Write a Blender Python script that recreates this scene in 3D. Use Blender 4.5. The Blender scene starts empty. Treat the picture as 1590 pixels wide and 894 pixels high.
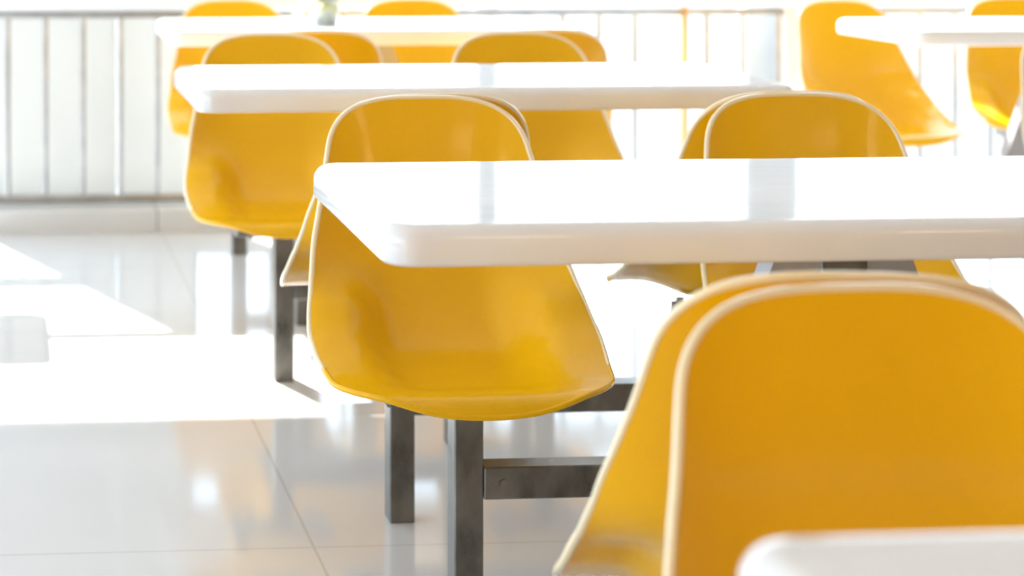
import bpy, bmesh, math, random
from mathutils import Vector, Matrix
random.seed(7)
PI = math.pi
scene = bpy.context.scene
C = scene.collection

# ------------------------------------------------------------------ camera, light, exposure
CAM_H = 1.11
YAW = math.radians(4.0)
F = 2850.0
cam = bpy.data.cameras.new('camera')
cam.sensor_width = 36.0
cam.sensor_fit = 'HORIZONTAL'
cam.lens = F / 1590.0 * 36.0
cam.shift_x = (795.0 - 200.0) / 1590.0
cam.shift_y = -(447.0 + 158.0) / 1590.0
cam.clip_start = 0.05
cam.clip_end = 400
cam.dof.use_dof = True
cam.dof.focus_distance = 2.55
cam.dof.aperture_fstop = 3.9
cam_o = bpy.data.objects.new('camera', cam)
C.objects.link(cam_o)
cam_o.location = (0, 0, CAM_H)
cam_o.rotation_euler = (PI / 2, 0, -YAW)
scene.camera = cam_o

scene.view_settings.view_transform = 'Standard'
scene.view_settings.look = 'None'
scene.view_settings.gamma = 1.0
scene.view_settings.use_curve_mapping = False
scene.view_settings.exposure = 0.66

world = bpy.data.worlds.new('sky')
scene.world = world
world.use_nodes = True
wn = world.node_tree
bg = wn.nodes['Background']
bg.inputs['Color'].default_value = (0.68, 0.84, 1.0, 1)
bg.inputs['Strength'].default_value = 3.0

SUN_DX, SUN_DY = 0.43, 1.18          # how far a shadow runs per metre of height
sun = bpy.data.lights.new('sun', 'SUN')
sun.energy = 14.0
sun.angle = math.radians(0.6)
sun.color = (1.0, 0.97, 0.92)
sun_o = bpy.data.objects.new('sun', sun)
C.objects.link(sun_o)
sun_o.location = (-4, 12, 9)
sun_o.rotation_euler = Vector((SUN_DX, -SUN_DY, -1)).to_track_quat('-Z', 'Y').to_euler()

# ------------------------------------------------------------------ materials
def pbr(name, col, rough=0.4, metal=0.0, coat=0.0, spec=0.5):
    m = bpy.data.materials.new(name); m.use_nodes = True
    b = m.node_tree.nodes['Principled BSDF']
    b.inputs['Base Color'].default_value = (*col, 1)
    b.inputs['Roughness'].default_value = rough
    b.inputs['Metallic'].default_value = metal
    b.inputs['Coat Weight'].default_value = coat
    b.inputs['Coat Roughness'].default_value = 0.06
    b.inputs['Specular IOR Level'].default_value = spec
    return m

def noisy(m, c1, c2, scale, lo=0.35, hi=0.65, stretch=(1, 1, 1), rough=None, bump=0.0, coord='Object'):
    nt = m.node_tree; b = nt.nodes['Principled BSDF']
    tc = nt.nodes.new('ShaderNodeTexCoord')
    mp = nt.nodes.new('ShaderNodeMapping'); mp.inputs['Scale'].default_value = stretch
    nz = nt.nodes.new('ShaderNodeTexNoise'); nz.inputs['Scale'].default_value = scale
    nz.inputs['Detail'].default_value = 6
    rp = nt.nodes.new('ShaderNodeValToRGB')
    rp.color_ramp.elements[0].position = lo; rp.color_ramp.elements[0].color = (*c1, 1)
    rp.color_ramp.elements[1].position = hi; rp.color_ramp.elements[1].color = (*c2, 1)
    L = nt.links.new
    L(tc.outputs[coord], mp.inputs['Vector']); L(mp.outputs['Vector'], nz.inputs['Vector'])
    L(nz.outputs['Fac'], rp.inputs['Fac']); L(rp.outputs['Color'], b.inputs['Base Color'])
    if rough:
        mr = nt.nodes.new('ShaderNodeMapRange')
        mr.inputs['From Min'].default_value = 0.3; mr.inputs['From Max'].default_value = 0.7
        mr.inputs['To Min'].default_value = rough[0]; mr.inputs['To Max'].default_value = rough[1]
        L(nz.outputs['Fac'], mr.inputs['Value']); L(mr.outputs['Result'], b.inputs['Roughness'])
    if bump:
        bp = nt.nodes.new('ShaderNodeBump'); bp.inputs['Strength'].default_value = bump
        bp.inputs['Distance'].default_value = 0.002
        L(nz.outputs['Fac'], bp.inputs['Height']); L(bp.outputs['Normal'], b.inputs['Normal'])
    return m

YELLOW = noisy(pbr('yellow_fibreglass', (0.90, 0.44, 0.0), 0.28, coat=0.15, spec=0.3),
               (0.87, 0.46, 0.0), (0.92, 0.49, 0.0), 3.0, rough=(0.24, 0.27))
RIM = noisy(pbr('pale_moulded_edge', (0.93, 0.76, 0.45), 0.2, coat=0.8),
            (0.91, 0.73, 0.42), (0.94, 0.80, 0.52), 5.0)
TABLE = noisy(pbr('white_table_laminate', (0.82, 0.83, 0.85), 0.12, coat=0.3),
              (0.80, 0.81, 0.83), (0.84, 0.85, 0.87), 7.0, stretch=(1, 5, 1), rough=(0.05, 0.09))
STEEL = noisy(pbr('dull_steel', (0.2, 0.19, 0.17), 0.35, metal=0.85),
              (0.13, 0.125, 0.11), (0.24, 0.23, 0.21), 22.0, stretch=(1, 1, 0.5), rough=(0.25, 0.45))
SHEET = noisy(pbr('grey_steel_sheet', (0.4, 0.4, 0.42), 0.4, metal=0.6),
              (0.36, 0.36, 0.38), (0.46, 0.46, 0.48), 12.0)
CHROME = noisy(pbr('stainless_tube', (0.4, 0.42, 0.44), 0.3, metal=1.0),
               (0.36, 0.37, 0.38), (0.46, 0.46, 0.46), 15.0)
BRASS = noisy(pbr('bronze_post', (0.65, 0.42, 0.2), 0.35, metal=0.5),
              (0.6, 0.38, 0.18), (0.72, 0.48, 0.24), 9.0)
CREAM = noisy(pbr('cream_post_paint', (0.85, 0.72, 0.5), 0.4),
              (0.88, 0.85, 0.80), (0.92, 0.89, 0.84), 6.0)
PANEL = noisy(pbr('pale_grey_panel', (0.6, 0.61, 0.6), 0.5),
              (0.66, 0.67, 0.66), (0.71, 0.72, 0.71), 2.0)
def make_translucent(m, col, fac):
    nt = m.node_tree; out = nt.nodes['Material Output']; b = nt.nodes['Principled BSDF']
    tr = nt.nodes.new('ShaderNodeBsdfTranslucent'); tr.inputs['Color'].default_value = (*col, 1)
    mx = nt.nodes.new('ShaderNodeMixShader'); mx.inputs['Fac'].default_value = fac
    nt.links.new(b.outputs[0], mx.inputs[1]); nt.links.new(tr.outputs[0], mx.inputs[2]); nt.links.new(mx.outputs[0], out.inputs['Surface'])
make_translucent(PANEL, (0.75, 0.78, 0.78), 0.25)
PLINTH = noisy(pbr('plinth_tile', (0.62, 0.64, 0.64), 0.2),
               (0.62, 0.64, 0.64), (0.68, 0.69, 0.69), 3.0)
RAILP = noisy(pbr('handrail_paint', (0.62, 0.65, 0.7), 0.35),
              (0.80, 0.84, 0.90), (0.86, 0.89, 0.93), 4.0)
PILLAR = noisy(pbr('blue_grey_upright_paint', (0.55, 0.62, 0.7), 0.4), (0.53, 0.61, 0.69), (0.60, 0.67, 0.74), 4.0)
CEIL = noisy(pbr('warm_ceiling_paint', (0.72, 0.69, 0.64), 0.8), (0.70, 0.67, 0.62), (0.74, 0.71, 0.66), 1.5)
WALLW = noisy(pbr('white_wall_paint', (0.75, 0.74, 0.71), 0.8),
              (0.74, 0.73, 0.70), (0.79, 0.78, 0.75), 1.5)
WALLT = noisy(pbr('tan_wall_paint', (0.62, 0.45, 0.27), 0.8),
              (0.72, 0.40, 0.13), (0.78, 0.45, 0.16), 1.5)
OUTG = noisy(pbr('terrace_paving', (0.7, 0.7, 0.7), 0.7),
             (0.10, 0.105, 0.11), (0.13, 0.132, 0.135), 0.8)
LEAF = noisy(pbr('pale_leaf', (0.6, 0.62, 0.3), 0.5),
             (0.86, 0.84, 0.55), (0.66, 0.74, 0.44), 8.0)
POTM = noisy(pbr('grey_ceramic', (0.5, 0.54, 0.52), 0.3),
             (0.48, 0.52, 0.50), (0.56, 0.60, 0.58), 10.0)
SOIL = noisy(pbr('soil', (0.12, 0.08, 0.05), 0.9), (0.08, 0.055, 0.035), (0.2, 0.15, 0.1), 60.0, bump=0.8)
FILL_GLOW = bpy.data.materials.new('warm_fill_glow'); FILL_GLOW.use_nodes = True  # glow added as warm fill for the table fronts and chairs
_b = FILL_GLOW.node_tree.nodes['Principled BSDF']
_b.inputs['Base Color'].default_value = (0.9, 0.88, 0.84, 1)
_b.inputs['Emission Color'].default_value = (1, 0.70, 0.40, 1)
_b.inputs['Emission Strength'].default_value = 7.5

def tile_material(name, c, grout, sx, sy, ox, oy, gap, rough):
    m = pbr(name, c, rough, coat=0.0)
    nt = m.node_tree; b = nt.nodes['Principled BSDF']; L = nt.links.new
    tc = nt.nodes.new('ShaderNodeTexCoord'); sp = nt.nodes.new('ShaderNodeSeparateXYZ')
    L(tc.outputs['Object'], sp.inputs[0])
    def line(out, size, off):
        a = nt.nodes.new('ShaderNodeMath'); a.operation = 'SUBTRACT'; a.inputs[1].default_value = off
        d = nt.nodes.new('ShaderNodeMath'); d.operation = 'DIVIDE'; d.inputs[1].default_value = size
        f = nt.nodes.new('ShaderNodeMath'); f.operation = 'PINGPONG'; f.inputs[1].default_value = 0.5
        g = nt.nodes.new('ShaderNodeMath'); g.operation = 'LESS_THAN'; g.inputs[1].default_value = gap / size / 2
        L(out, a.inputs[0]); L(a.outputs[0], d.inputs[0]); L(d.outputs[0], f.inputs[0]); L(f.outputs[0], g.inputs[0])
        return g.outputs[0]
    mx = nt.nodes.new('ShaderNodeMath'); mx.operation = 'MAXIMUM'
    L(line(sp.outputs['X'], sx, ox), mx.inputs[0]); L(line(sp.outputs['Y'], sy, oy), mx.inputs[1])
    nz = nt.nodes.new('ShaderNodeTexNoise'); nz.inputs['Scale'].default_value = 1.6; nz.inputs['Detail'].default_value = 5
    L(tc.outputs['Object'], nz.inputs['Vector'])
    rp = nt.nodes.new('ShaderNodeValToRGB')
    rp.color_ramp.elements[0].position = .35; rp.color_ramp.elements[0].color = (c[0]*.96, c[1]*.96, c[2]*.96, 1)
    rp.color_ramp.elements[1].position = .65; rp.color_ramp.elements[1].color = (*c, 1)
    L(nz.outputs['Fac'], rp.inputs['Fac'])
    mix = nt.nodes.new('ShaderNodeMix'); mix.data_type = 'RGBA'
    L(mx.outputs[0], mix.inputs[0]); L(rp.outputs['Color'], mix.inputs[6]); mix.inputs[7].default_value = (*grout, 1)
    L(mix.outputs[2], b.inputs['Base Color'])
    # polished tiles are never quite flat: a faint long-wave ripple bends the reflections
    nb = nt.nodes.new('ShaderNodeTexNoise'); nb.inputs['Scale'].default_value = 2.2; nb.inputs['Detail'].default_value = 1
    L(tc.outputs['Object'], nb.inputs['Vector'])
    bp = nt.nodes.new('ShaderNodeBump'); bp.inputs['Strength'].default_value = 0.12; bp.inputs['Distance'].default_value = 0.004
    L(nb.outputs['Fac'], bp.inputs['Height']); L(bp.outputs['Normal'], b.inputs['Normal'])
    return m
FLOOR = tile_material('polished_floor_tile', (0.645, 0.655, 0.665), (0.52, 0.51, 0.50), 0.8, 0.8, 0.535, 3.11, 0.005, 0.09)

# ------------------------------------------------------------------ mesh helpers
def add_box(bm, x0, x1, y0, y1, z0, z1, bev=0.0, seg=2, mat=None):
    r = bmesh.ops.create_cube(bm, size=1.0)
    vs = r['verts']
    for v in vs:
        v.co = Vector((x0 + (v.co.x + .5) * (x1 - x0), y0 + (v.co.y + .5) * (y1 - y0), z0 + (v.co.z + .5) * (z1 - z0)))
        if mat: v.co = mat @ v.co
    if bev:
        es = list({e for v in vs for e in v.link_edges})
        bmesh.ops.bevel(bm, geom=es, offset=bev, segments=seg, affect='EDGES', profile=0.5)

def add_tube(bm, p, q, r, n=16):
    p = Vector(p); q = Vector(q); d = q - p
    M = Matrix.Translation((p + q) / 2) @ d.to_track_quat('Z', 'Y').to_matrix().to_4x4()
    bmesh.ops.create_cone(bm, cap_ends=True, segments=n, radius1=r, radius2=r, depth=d.length, matrix=M)

def obj(name, bm, mat, parent=None, smooth=False, loc=None):
    bmesh.ops.recalc_face_normals(bm, faces=bm.faces)
    me = bpy.data.meshes.new(name); bm.to_mesh(me); bm.free()
    me.materials.append(mat)
    if smooth:
        for p in me.polygons: p.use_smooth = True
    o = bpy.data.objects.new(name, me); C.objects.link(o)
    if smooth == 'auto':
        try:
            me.set_sharp_from_angle(angle=math.radians(40))
        except Exception:
            pass
    if parent: o.parent = parent
    if loc: o.location = loc
    return o

def thing(name, label, cat, loc=(0, 0, 0), rz=0.0, group=None):
    o = bpy.data.objects.new(name, None); C.objects.link(o)
    o.empty_display_size = 0.1
    o.location = loc; o.rotation_euler = (0, 0, rz)
    o['label'] = label; o['category'] = cat
    if group: o['group'] = group
    return o

def tag(o, label, cat, group=None):
    o['label'] = label; o['category'] = cat
    if group: o['group'] = group
    return o

def struct(name, bm, mat, smooth=False):
    o = obj(name, bm, mat, None, smooth); o['kind'] = 'structure'
    return o

def dup(root, loc, rz, label, group=None):
    r = root.copy(); C.objects.link(r)
    r.location = loc; r.rotation_euler = (0, 0, rz)
    r['label'] = label
    if group: r['group'] = group
    for ch in list(root.children):
        c = ch.copy(); C.objects.link(c); c.parent = r
        for g in ch.children:
            d = g.copy(); C.objects.link(d); d.parent = c
    return r

# ------------------------------------------------------------------ the room
RY = 6.22                     # line of the railing
b = bmesh.new(); add_box(b, -4, 9, -3, 6.08, -0.1, 0.0); struct('floor', b, FLOOR)
b = bmesh.new(); add_box(b, -4, 9, -3, 6.5, 3.0, 3.1); struct('ceiling', b, CEIL)
b = bmesh.new(); add_box(b, -4, 9, -3.1, -3, 0, 3.0); struct('wall_back', b, WALLT)
b = bmesh.new()
add_box(b, -4.1, -4, -3, 6.5, 2.5, 3.0); add_box(b, -4.1, -4, -3, 6.5, 0, 0.12)
for y in (-3, -.6, 1.8, 4.2, 6.3): add_box(b, -4.1, -4, y, y + .2, 0.12, 2.5)
struct('wall_left', b, WALLW)
b = bmesh.new(); add_box(b, 9, 9.1, -3, 6.5, 0, 3.0); struct('wall_right', b, WALLW)
b = bmesh.new(); add_box(b, -4, 9, 6.3, 6.5, 2.2, 3.0); struct('wall_front', b, WALLW)
b = bmesh.new()
for i in range(19):
    x0 = -6 + i * .8 + .12
    if x0 < -3.5: continue
    add_box(b, x0 + .0015, min(x0 + .8, 9) - .0015, 6.08, 6.5, -0.1, 0.075, bev=.003, seg=1)
struct('trim_1', b, PLINTH)
b = bmesh.new(); add_box(b, -40, 60, 6.5, 90, -0.3, -0.02); add_box(b, -40, -4.1, -12, 6.5, -0.3, -0.02); struct('ground', b, OUTG)

# solid grey panel that closes the railing on the left
b = bmesh.new()
add_box(b, -0.16, 0.40, RY + .10, RY + .13, 0.075, 1.43, bev=.004)
add_box(b, 0.404, 0.67, RY + .10, RY + .13, 0.075, 1.43, bev=.004)
struct('wall_panel', b, PANEL)

def proj_x(X, Y):
    return 200 + F * (X * math.cos(YAW) - Y * math.sin(YAW)) / (X * math.sin(YAW) + Y * math.cos(YAW))
def world_x(px, Y):
    a = (px - 200) / F
    return Y * (math.sin(YAW) + a * math.cos(YAW)) / (math.cos(YAW) - a * math.sin(YAW))

rail = thing('railing', 'steel balustrade with thin upright bars running across the bright far side of the room', 'railing', (0, RY, 0.075))
def r_obj(name, bm, m, smooth=True):
    return obj(name, bm, m, rail, 'auto' if smooth else False)
b = bmesh.new(); add_box(b, -3.95, 8.9, -.04, .04, 0.660, 0.730, bev=.012, seg=3); r_obj('handrail', b, RAILP)
b = bmesh.new(); add_tube(b, (-3.95, 0, 0.640), (8.9, 0, 0.640), .012); r_obj('top_rail', b, CHROME)
b = bmesh.new(); add_tube(b, (-3.95, 0, 0.018), (8.9, 0, 0.018), .014); r_obj('bottom_rail', b, CHROME)
step = 0.1275
xb = world_x(12, RY) - 30 * step
posts = [(world_x(1061, RY), BRASS, .010)]
k = 0
while xb + k * step < 7.5:
    x = xb + k * step; k += 1
    if x < -3.9: continue
    if abs(x - posts[0][0]) < .05: continue
    b = bmesh.new(); add_tube(b, (x, 0, .018), (x, 0, .645), .0095, 12)
    r_obj('baluster', b, CHROME)
for x, m, hw in posts:
    b = bmesh.new(); add_box(b, x - hw, x + hw, -.02, .02, 0.0, .735, bev=.003); r_obj('bronze_post', b, m)
b = bmesh.new(); x = world_x(1226, RY); add_box(b, x - .024, x + .024, -.024, .024, 0.0, .735, bev=.004); r_obj('cream_post', b, CREAM)

# uprights of the opening above the handrail, and the thin bar they carry
for i, (px, w) in enumerate([(752, .075), (1192, .19), (1640, .09)]):
    x = world_x(px, 6.4)
    b = bmesh.new(); add_box(b, x - w / 2, x + w / 2, 6.36, 6.46, .075, 2.2, bev=.004)

    o = struct('trim_%d' % (i + 2), b, PILLAR)
b = bmesh.new(); add_box(b, -4, 9, 6.34, 6.37, 1.425, 1.46); struct('trim_5', b, RAILP)

# ------------------------------------------------------------------ moulded chair
def catmull(P, n):
    out = []
    P = [2 * P[0] - P[1]] + P + [2 * P[-1] - P[-2]]
    for i in range(1, len(P) - 2):
        for j in range(n):
            t = j / n
            a, b_, c, d = P[i - 1], P[i], P[i + 1], P[i + 2]
            out.append(0.5 * ((2 * b_) + (-a + c) * t + (2 * a - 5 * b_ + 4 * c - d) * t * t + (-a + 3 * b_ - 3 * c + d) * t ** 3))
    out.append(P[-2])
    return out

def lerp_table(tab, t):
    if t <= tab[0][0]: return tab[0][1]
    for (a, va), (c, vc) in zip(tab, tab[1:]):
        if t <= c:
            k = (t - a) / (c - a); k = k * k * (3 - 2 * k) * .5 + k * .5
            return va + (vc - va) * k
    return tab[-1][1]

def make_shell_mesh():
    prof = [Vector(p) for p in [(.225, .778), (.212, .727), (.192, .655), (.170, .575), (.146, .505), (.108, .447),
                                (.050, .400), (-.02, .382), (-.09, .379), (-.145, .386), (-.176, .388), (-.194, .381), (-.203, .366)]]
    cv = catmull(prof, 24)
    S = [0.0]
    for p, q in zip(cv, cv[1:]): S.append(S[-1] + (q - p).length)
    LT = S[-1]
    def at(s):
        s = max(0, min(LT, s))
        lo, hi = 0, len(S) - 1
        while hi - lo > 1:
            m = (lo + hi) // 2
            if S[m] <= s: lo = m
            else: hi = m
        k = (s - S[lo]) / max(1e-9, S[hi] - S[lo])
        return cv[lo].lerp(cv[hi], k)
    def nrm2(s):
        a, c = at(s - .09), at(s + .09)
        t = (c - a).normalized()            # going down the back, then forward (y decreasing)
        n = Vector((t.y, -t.x))             # towards the sitter
        return n
    # half width and rise of the edge, by arc length (m)
    W = [(0.0, .151), (.06, .160), (.11, .171), (.16, .179), (.22, .197), (.30, .208), (.37, .216), (.43, .224), (.49, .225), (.54, .219), (.60, .208), (LT, .202)]
    A = [(0.0, .012), (.08, .022), (.18, .036), (.28, .055), (.36, .070), (.44, .060), (.52, .038), (.58, .018), (.62, .004), (LT, .0)]
    T0, F0 = 0.100, 0.120
    NU, NV = 56, 80
    def sup(u, n): return 1 - (1 - min(1, abs(u)) ** n) ** (1 / n)
    OFF = (-.04, -.02, 0, .02, .04)
    def pos(u, s):
        w = sum(lerp_table(W, s + d) for d in OFF) / 5; a = sum(lerp_table(A, s + d) for d in OFF) / 5; au = abs(u)
        hb = au ** 3.0
        t = max(0, min(1, (au - .34) / .42)); hs = t * t * (3 - 2 * t) - .08 * (max(0, au - .84) / .16) ** 2
        k = max(0, min(1, (s - .24) / .16)); k = k * k * (3 - 2 * k)
        h = hb + (hs - hb) * k
        c = at(s); n = nrm2(s)
        return Vector((w * u, c.x + n.x * a * h, c.y + n.y * a * h))
    def pnorm(u, s):
        u = max(-.965, min(.965, u)); s = max(.012, min(LT - .012, s))
        n = (pos(u + .02, s) - pos(u - .02, s)).cross(pos(u, s + .01) - pos(u, s - .01))
        return n.normalized()
    grid = []; H = []
    for j in range(NV + 1):
        v = j / NV
        row = []; hr = []
        for i in range(NU + 1):
            u = math.sin((-1 + 2 * i / NU) * PI / 2)
            s0 = T0 * sup(u, 3.0)
            s1 = LT - F0 * sup(u, 2.2)
            s = s0 + (s1 - s0) * v
            row.append(pos(u, s)); hr.append(pnorm(u, s))
        grid.append(row); H.append(hr)
    c = H[NV // 3][NU // 2]
    if c.y > 0:
        for r in H:
            for i in range(len(r)): r[i] = -r[i]
    th = .0035
    bm = bmesh.new()
    top = [[bm.verts.new(grid[j][i] + H[j][i] * th) for i in range(NU + 1)] for j in range(NV + 1)]
    bot = [[bm.verts.new(grid[j][i] - H[j][i] * th) for i in range(NU + 1)] for j in range(NV + 1)]
    for j in range(NV):
        for i in range(NU):
            bm.faces.new((top[j][i], top[j][i + 1], top[j + 1][i + 1], top[j + 1][i]))
            bm.faces.new((bot[j][i], bot[j + 1][i], bot[j + 1][i + 1], bot[j][i + 1]))
    loop = [(0, i) for i in range(NU + 1)] + [(j, NU) for j in range(1, NV + 1)] + \
           [(NV, i) for i in range(NU - 1, -1, -1)] + [(j, 0) for j in range(NV - 1, 0, -1)]
    n = len(loop); cen = grid[NV // 2][NU // 2]
    for q in range(n):
        (j, i), (j2, i2) = loop[q], loop[(q + 1) % n]
        bm.faces.new((bot[j][i], bot[j2][i2], top[j2][i2], top[j][i]))
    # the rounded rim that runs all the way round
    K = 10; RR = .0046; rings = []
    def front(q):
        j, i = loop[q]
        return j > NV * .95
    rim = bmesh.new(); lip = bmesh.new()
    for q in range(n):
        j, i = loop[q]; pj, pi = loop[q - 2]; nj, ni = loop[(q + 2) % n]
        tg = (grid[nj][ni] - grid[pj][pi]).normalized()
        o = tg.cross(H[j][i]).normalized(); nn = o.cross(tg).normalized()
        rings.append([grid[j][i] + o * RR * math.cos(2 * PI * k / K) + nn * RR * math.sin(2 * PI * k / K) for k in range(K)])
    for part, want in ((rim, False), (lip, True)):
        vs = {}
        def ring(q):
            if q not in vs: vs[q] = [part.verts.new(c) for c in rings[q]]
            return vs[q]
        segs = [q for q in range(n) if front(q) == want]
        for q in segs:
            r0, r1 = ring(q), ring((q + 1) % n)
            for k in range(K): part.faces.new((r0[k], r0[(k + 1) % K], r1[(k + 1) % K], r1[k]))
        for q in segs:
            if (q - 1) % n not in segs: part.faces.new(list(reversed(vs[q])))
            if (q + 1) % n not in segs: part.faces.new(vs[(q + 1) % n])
    return bm, rim, lip

def make_chair(label, group):
    t = thing('canteen_chair', label, 'chair', group=group)
    sh, rim, lip = make_shell_mesh()
    o = obj('seat_shell', sh, YELLOW, t, 'auto')
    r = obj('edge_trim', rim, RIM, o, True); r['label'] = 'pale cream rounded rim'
    obj('front_lip', lip, YELLOW, o, True)
    b = bmesh.new()
    for s in (-1, 1):
        add_box(b, s * .10 - .013, s * .10 + .013, -.05, .10, .340, .366, bev=.003)
        for yy in (-.035, .075):
            add_tube(b, (s * .10, yy, .362), (s * .10, yy, .374 + (.018 if yy > 0 else 0)), .008, 10)
    add_box(b, -.113, .113, -.03, .045, .334, .352, bev=.003)
    for s in (-1, 1):
        add_box(b, s * .07 - .004, s * .07 + .004, .03, .10, .318, .340, bev=.001)
    obj('mounting_bracket', b, STEEL, t, 'auto')
    b = bmesh.new(); add_box(b, -.0225, .0225, -.0225, .0225, 0.0, .334, bev=.002, seg=1)
    obj('leg', b, STEEL, t)
    return t

G_F = 'chairs facing the camera'
PROTO = make_chair('proto', 'g')
first = [True]
def chair(X, Y, yaw, label, group=None):
    """X,Y is the leg; yaw in degrees, 0 faces the camera"""
    if first[0]:
        first[0] = False
        PROTO.location = (X, Y, 0); PROTO.rotation_euler = (0, 0, math.radians(yaw)); PROTO['label'] = label
        if group: PROTO['group'] = group
        return PROTO
    return dup(PROTO, (X, Y, 0), math.radians(yaw), label, group)

GRP = 'yellow canteen chairs around the white tables'
# row nearest the camera (A)
chair(.722, 1.29, 0, 'large yellow chair in the right foreground, its backrest filling the corner', GRP)
chair(.784, 1.785, 171, 'yellow chair turned away directly behind the large foreground one', GRP)
# row B (in focus)
CHB = chair(.70, 2.79, 0, 'sharp yellow chair with its whole seat in view, under the sharp table corner', GRP)
CHR = chair(.733, 3.27, 180, 'yellow chair turned away just behind the sharp one, mostly hidden', GRP)
chair(1.335, 2.79, 0, 'yellow chair facing us behind the middle of the sharp white table', GRP)
chair(1.35, 3.27, 180, 'yellow chair turned away whose seat tip pokes out below the sharp white table', GRP)
# row C
chair(.65, 4.20, 0, 'yellow chair facing us under the left end of the second blurred table', GRP)
chair(.79, 4.75, 180, 'yellow chair turned away peeking out right of the one at the second table left end', GRP)
chair(1.26, 4.20, 0, 'yellow chair facing us behind the middle of the second table', GRP)
chair(1.37, 4.75, 180, 'yellow chair turned away peeking out right of the one behind the second table middle', GRP)
# row D, by the railing
chair(.745, 5.70, 0, 'far yellow chair against the railing, left of the plant pot', GRP)
chair(1.335, 5.70, 0, 'far yellow chair against the railing, right of the plant pot', GRP)
# right hand column
chair(2.735, 5.55, 9, 'far yellow chair swivelled to the right at the left end of the upper right table', GRP)
chair(3.335, 5.66, -5, 'far yellow chair cut by the right frame edge behind the upper right table', GRP)
chair(2.645, 4.12, 0, 'sliver of a yellow chair at the right frame edge above the sharp table', GRP)

def move_leg(ch, x, y):
    for c in ch.children:
        if c.name.startswith('leg'):
            c.location = Matrix.Rotation(-ch.rotation_euler.z, 3, 'Z') @ (Vector((x, y, 0)) - Vector((ch.location.x, ch.location.y, 0)))
            c.rotation_euler.z = -ch.rotation_euler.z
move_leg(CHB, .716, 2.79)
move_leg(CHR, .712, 3.24)

# crossbars bolted between the chair legs
def crossbar(x0, x1, y, label):
    b = bmesh.new(); add_box(b, x0, x1, -.0225, .0225, .188, .238, bev=.002, seg=1)
    for xx in (x0 + .03, x1 - .03):
        add_tube(b, (xx, -.026, .213), (xx, -.02, .213), .007, 6)
    o = obj('steel_crossbar', b, STEEL); o.location = (0, y, 0)
    tag(o, label, 'crossbar', 'steel bars between chair legs')
crossbar(.7395, 1.3115, 2.79, 'dull steel crossbar joined to the front leg of the sharp yellow chair')
crossbar(.7355, 1.3265, 3.25, 'dull steel crossbar farther back, joined to the leg of the turned away chair')
crossbar(.6735, 1.2365, 4.20, 'steel crossbar linking the chair legs of the second table')
crossbar(.7685, 1.3115, 5.70, 'steel crossbar linking the far chairs beside the railing')

# ------------------------------------------------------------------ tables
def slab(L, D, T, rc=.038, re=.019):
    """tabletop with rounded corners and a rounded edge; origin at the centre of its top"""
    bm = bmesh.new()
    def outline(inset):
        pts = []
        hx, hy = L / 2 - inset, D / 2 - inset; r = max(.004, rc - inset)
        for cx, cy, a0 in ((hx - r, hy - r, 0), (-hx + r, hy - r, 90), (-hx + r, -hy + r, 180), (hx - r, -hy + r, 270)):
            for k in range(9):
                a = math.radians(a0 + 90 * k / 8)
                pts.append((cx + r * math.cos(a), cy + r * math.sin(a)))
        return pts
    levels = [(re + .005, 0)]
    for k in range(7):
        a = math.radians(90 * k / 6)
        levels.append((re * (1 - math.sin(a)), -re * (1 - math.cos(a))))
    levels.append((0, -T + .006))
    for k in range(1, 4):
        a = math.radians(90 * k / 3)
        levels.append((.006 * (1 - math.cos(a)), -T + .006 * (1 - math.sin(a))))
    rings = [[bm.verts.new((x, y, z)) for x, y in outline(i)] for i, z in levels]
    n = len(rings[0])
    for r0, r1 in zip(rings, rings[1:]):
        for q in range(n): bm.faces.new((r0[q], r0[(q + 1) % n], r1[(q + 1) % n], r1[q]))
    bm.faces.new(rings[0]); bm.faces.new(list(reversed(rings[-1])))
    return bm

TL, TD, TT, TZ = 1.17, .51, .045, .75
def make_table(label):
    t = thing('canteen_table', label, 'table', group='white canteen tables')
    o = obj('tabletop', slab(TL, TD, TT), TABLE, t, 'auto'); o.location = (0, 0, TZ)
    b = bmesh.new(); add_box(b, -.03, .03, -.0225, .0225, 0, TZ - TT - .007, bev=.002, seg=1)
    obj('leg', b, STEEL, t)
    b = bmesh.new(); add_box(b, -.12, .12, -.14, .14, TZ - TT - .008, TZ - TT, bev=.001, seg=1)
    obj('support_plate', b, SHEET, t)
    for s in (-1, 1):
        b = bmesh.new()
        vs = []
        for y in (-.02, .02):
            for x, z in ((.015, TZ - TT - .008), (.075, TZ - TT - .008), (.225, .30), (.14, .30)):
                vs.append(b.verts.new((s * x, y, z)))
        for q in ((0, 1, 2, 3), (7, 6, 5, 4), (0, 4, 5, 1), (1, 5, 6, 2), (2, 6, 7, 3), (3, 7, 4, 0)):
            b.faces.new([vs[i] for i in q])
        obj('brace', b, SHEET, t)
    b = bmesh.new(); add_box(b, -.235, .235, -.022, .022, .26, .305, bev=.002, seg=1)
    obj('lower_bar', b, STEEL, t)
    return t
T0 = make_table('sharp white table in the middle, its rounded left corner over the yellow seat')
T0.location = (.422 + TL / 2, 2.237, 0)
dup(T0, (.409 + TL / 2, .768, 0), 0, 'white table corner cut off at the bottom right of the photo')
TC = dup(T0, (.370 + TL / 2, 3.69, 0), 0, 'blurred second white table, right behind the sharp one')
dup(T0, (.462 + TL / 2, 5.24, 0), 0, 'far white table carrying the plant pot')
dup(T0, (2.50 + TL / 2, 5.11, 0), 0, 'far white table at the upper right edge of the photo')
for tb, dx in ((T0, .04), (TC, -.018)):
    for c in tb.children:
        if not c.name.startswith('tabletop'): c.location.x += dx
dup(T0, (-.19 - TL / 2, 5.50, 0), 0, 'white table outside the left edge that throws the rounded shadow')

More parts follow.
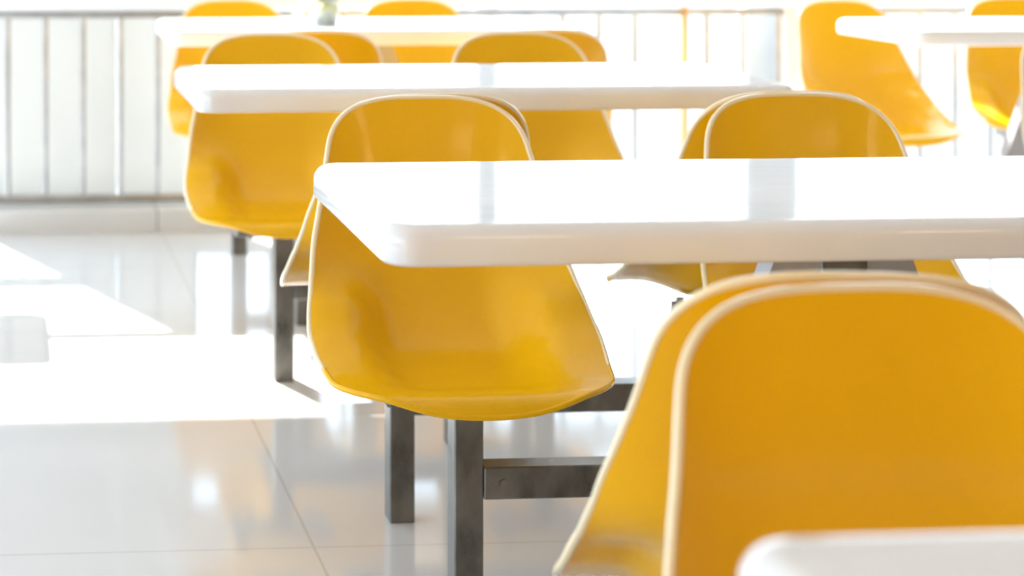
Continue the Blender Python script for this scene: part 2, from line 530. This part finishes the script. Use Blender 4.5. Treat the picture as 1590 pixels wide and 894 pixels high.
# ------------------------------------------------------------------ potted plant on the far table
px, py = .93, 5.21
p = thing('potted_plant', 'small pale green plant in a grey pot on the far table', 'plant', (px, py, TZ))
b = bmesh.new()
rings = []
for z, r in ((0, .030), (.006, .034), (.06, .040), (.066, .042), (.074, .042), (.074, .037), (.058, .036)):
    rings.append([b.verts.new((r * math.cos(a * PI / 12), r * math.sin(a * PI / 12), z)) for a in range(24)])
for r0, r1 in zip(rings, rings[1:]):
    for q in range(24): b.faces.new((r0[q], r0[(q + 1) % 24], r1[(q + 1) % 24], r1[q]))
b.faces.new(list(reversed(rings[0]))); b.faces.new(rings[-1])
pot = obj('pot', b, POTM, p, 'auto')
b = bmesh.new(); bmesh.ops.create_cone(b, cap_ends=True, segments=24, radius1=.034, radius2=.030, depth=.006, matrix=Matrix.Translation((0, 0, .0615)))
obj('soil', b, SOIL, pot)
b = bmesh.new()
for k in range(70):
    az = random.uniform(0, 2 * PI); up = random.uniform(.2, 1.3); ln = random.uniform(.05, .11)
    lean = Vector((-.35, 0, 0))
    base = Vector((random.uniform(-.02, .02), random.uniform(-.02, .02), .06))
    d = Vector((math.cos(az) * math.cos(up), math.sin(az) * math.cos(up), math.sin(up))) + lean
    d.normalize(); side = d.cross(Vector((0, 0, 1))).normalized()
    prev = None
    for q in range(6):
        f = q / 5; w = .012 * math.sin(PI * min(.97, f * .9 + .08))
        c = base + d * ln * f + Vector((0, 0, -.06 * f * f * (1.2 - math.sin(up))))
        a_, m_, c_ = b.verts.new(c - side * w), b.verts.new(c + Vector((0, 0, -.002))), b.verts.new(c + side * w)
        if prev:
            b.faces.new((prev[0], prev[1], m_, a_)); b.faces.new((prev[1], prev[2], c_, m_))
        prev = (a_, m_, c_)
o = obj('foliage', b, LEAF, p, True)
sm = o.modifiers.new('thick', 'SOLIDIFY'); sm.thickness = .0012

# ------------------------------------------------------------------ unseen warm fill panels, added above and behind the camera
for i, (x, y) in enumerate([(-.5, -2.0), (1.5, -2.0), (3.5, -2.0)]):
    t = thing('fill_panel', 'unseen square glowing panel added in the ceiling behind the viewer as warm fill', 'light', (x, y, 3.0), group='added warm fill panels')
    b = bmesh.new()
    for x0, x1, y0, y1 in ((-.32, .32, -.32, -.29), (-.32, .32, .29, .32), (-.32, -.29, -.29, .29), (.29, .32, -.29, .29)):
        add_box(b, x0, x1, y0, y1, -.02, 0)
    obj('frame', b, RAILP, t)
    b = bmesh.new(); add_box(b, -.29, .29, -.29, .29, -.012, 0); obj('fill_surface', b, FILL_GLOW, t)
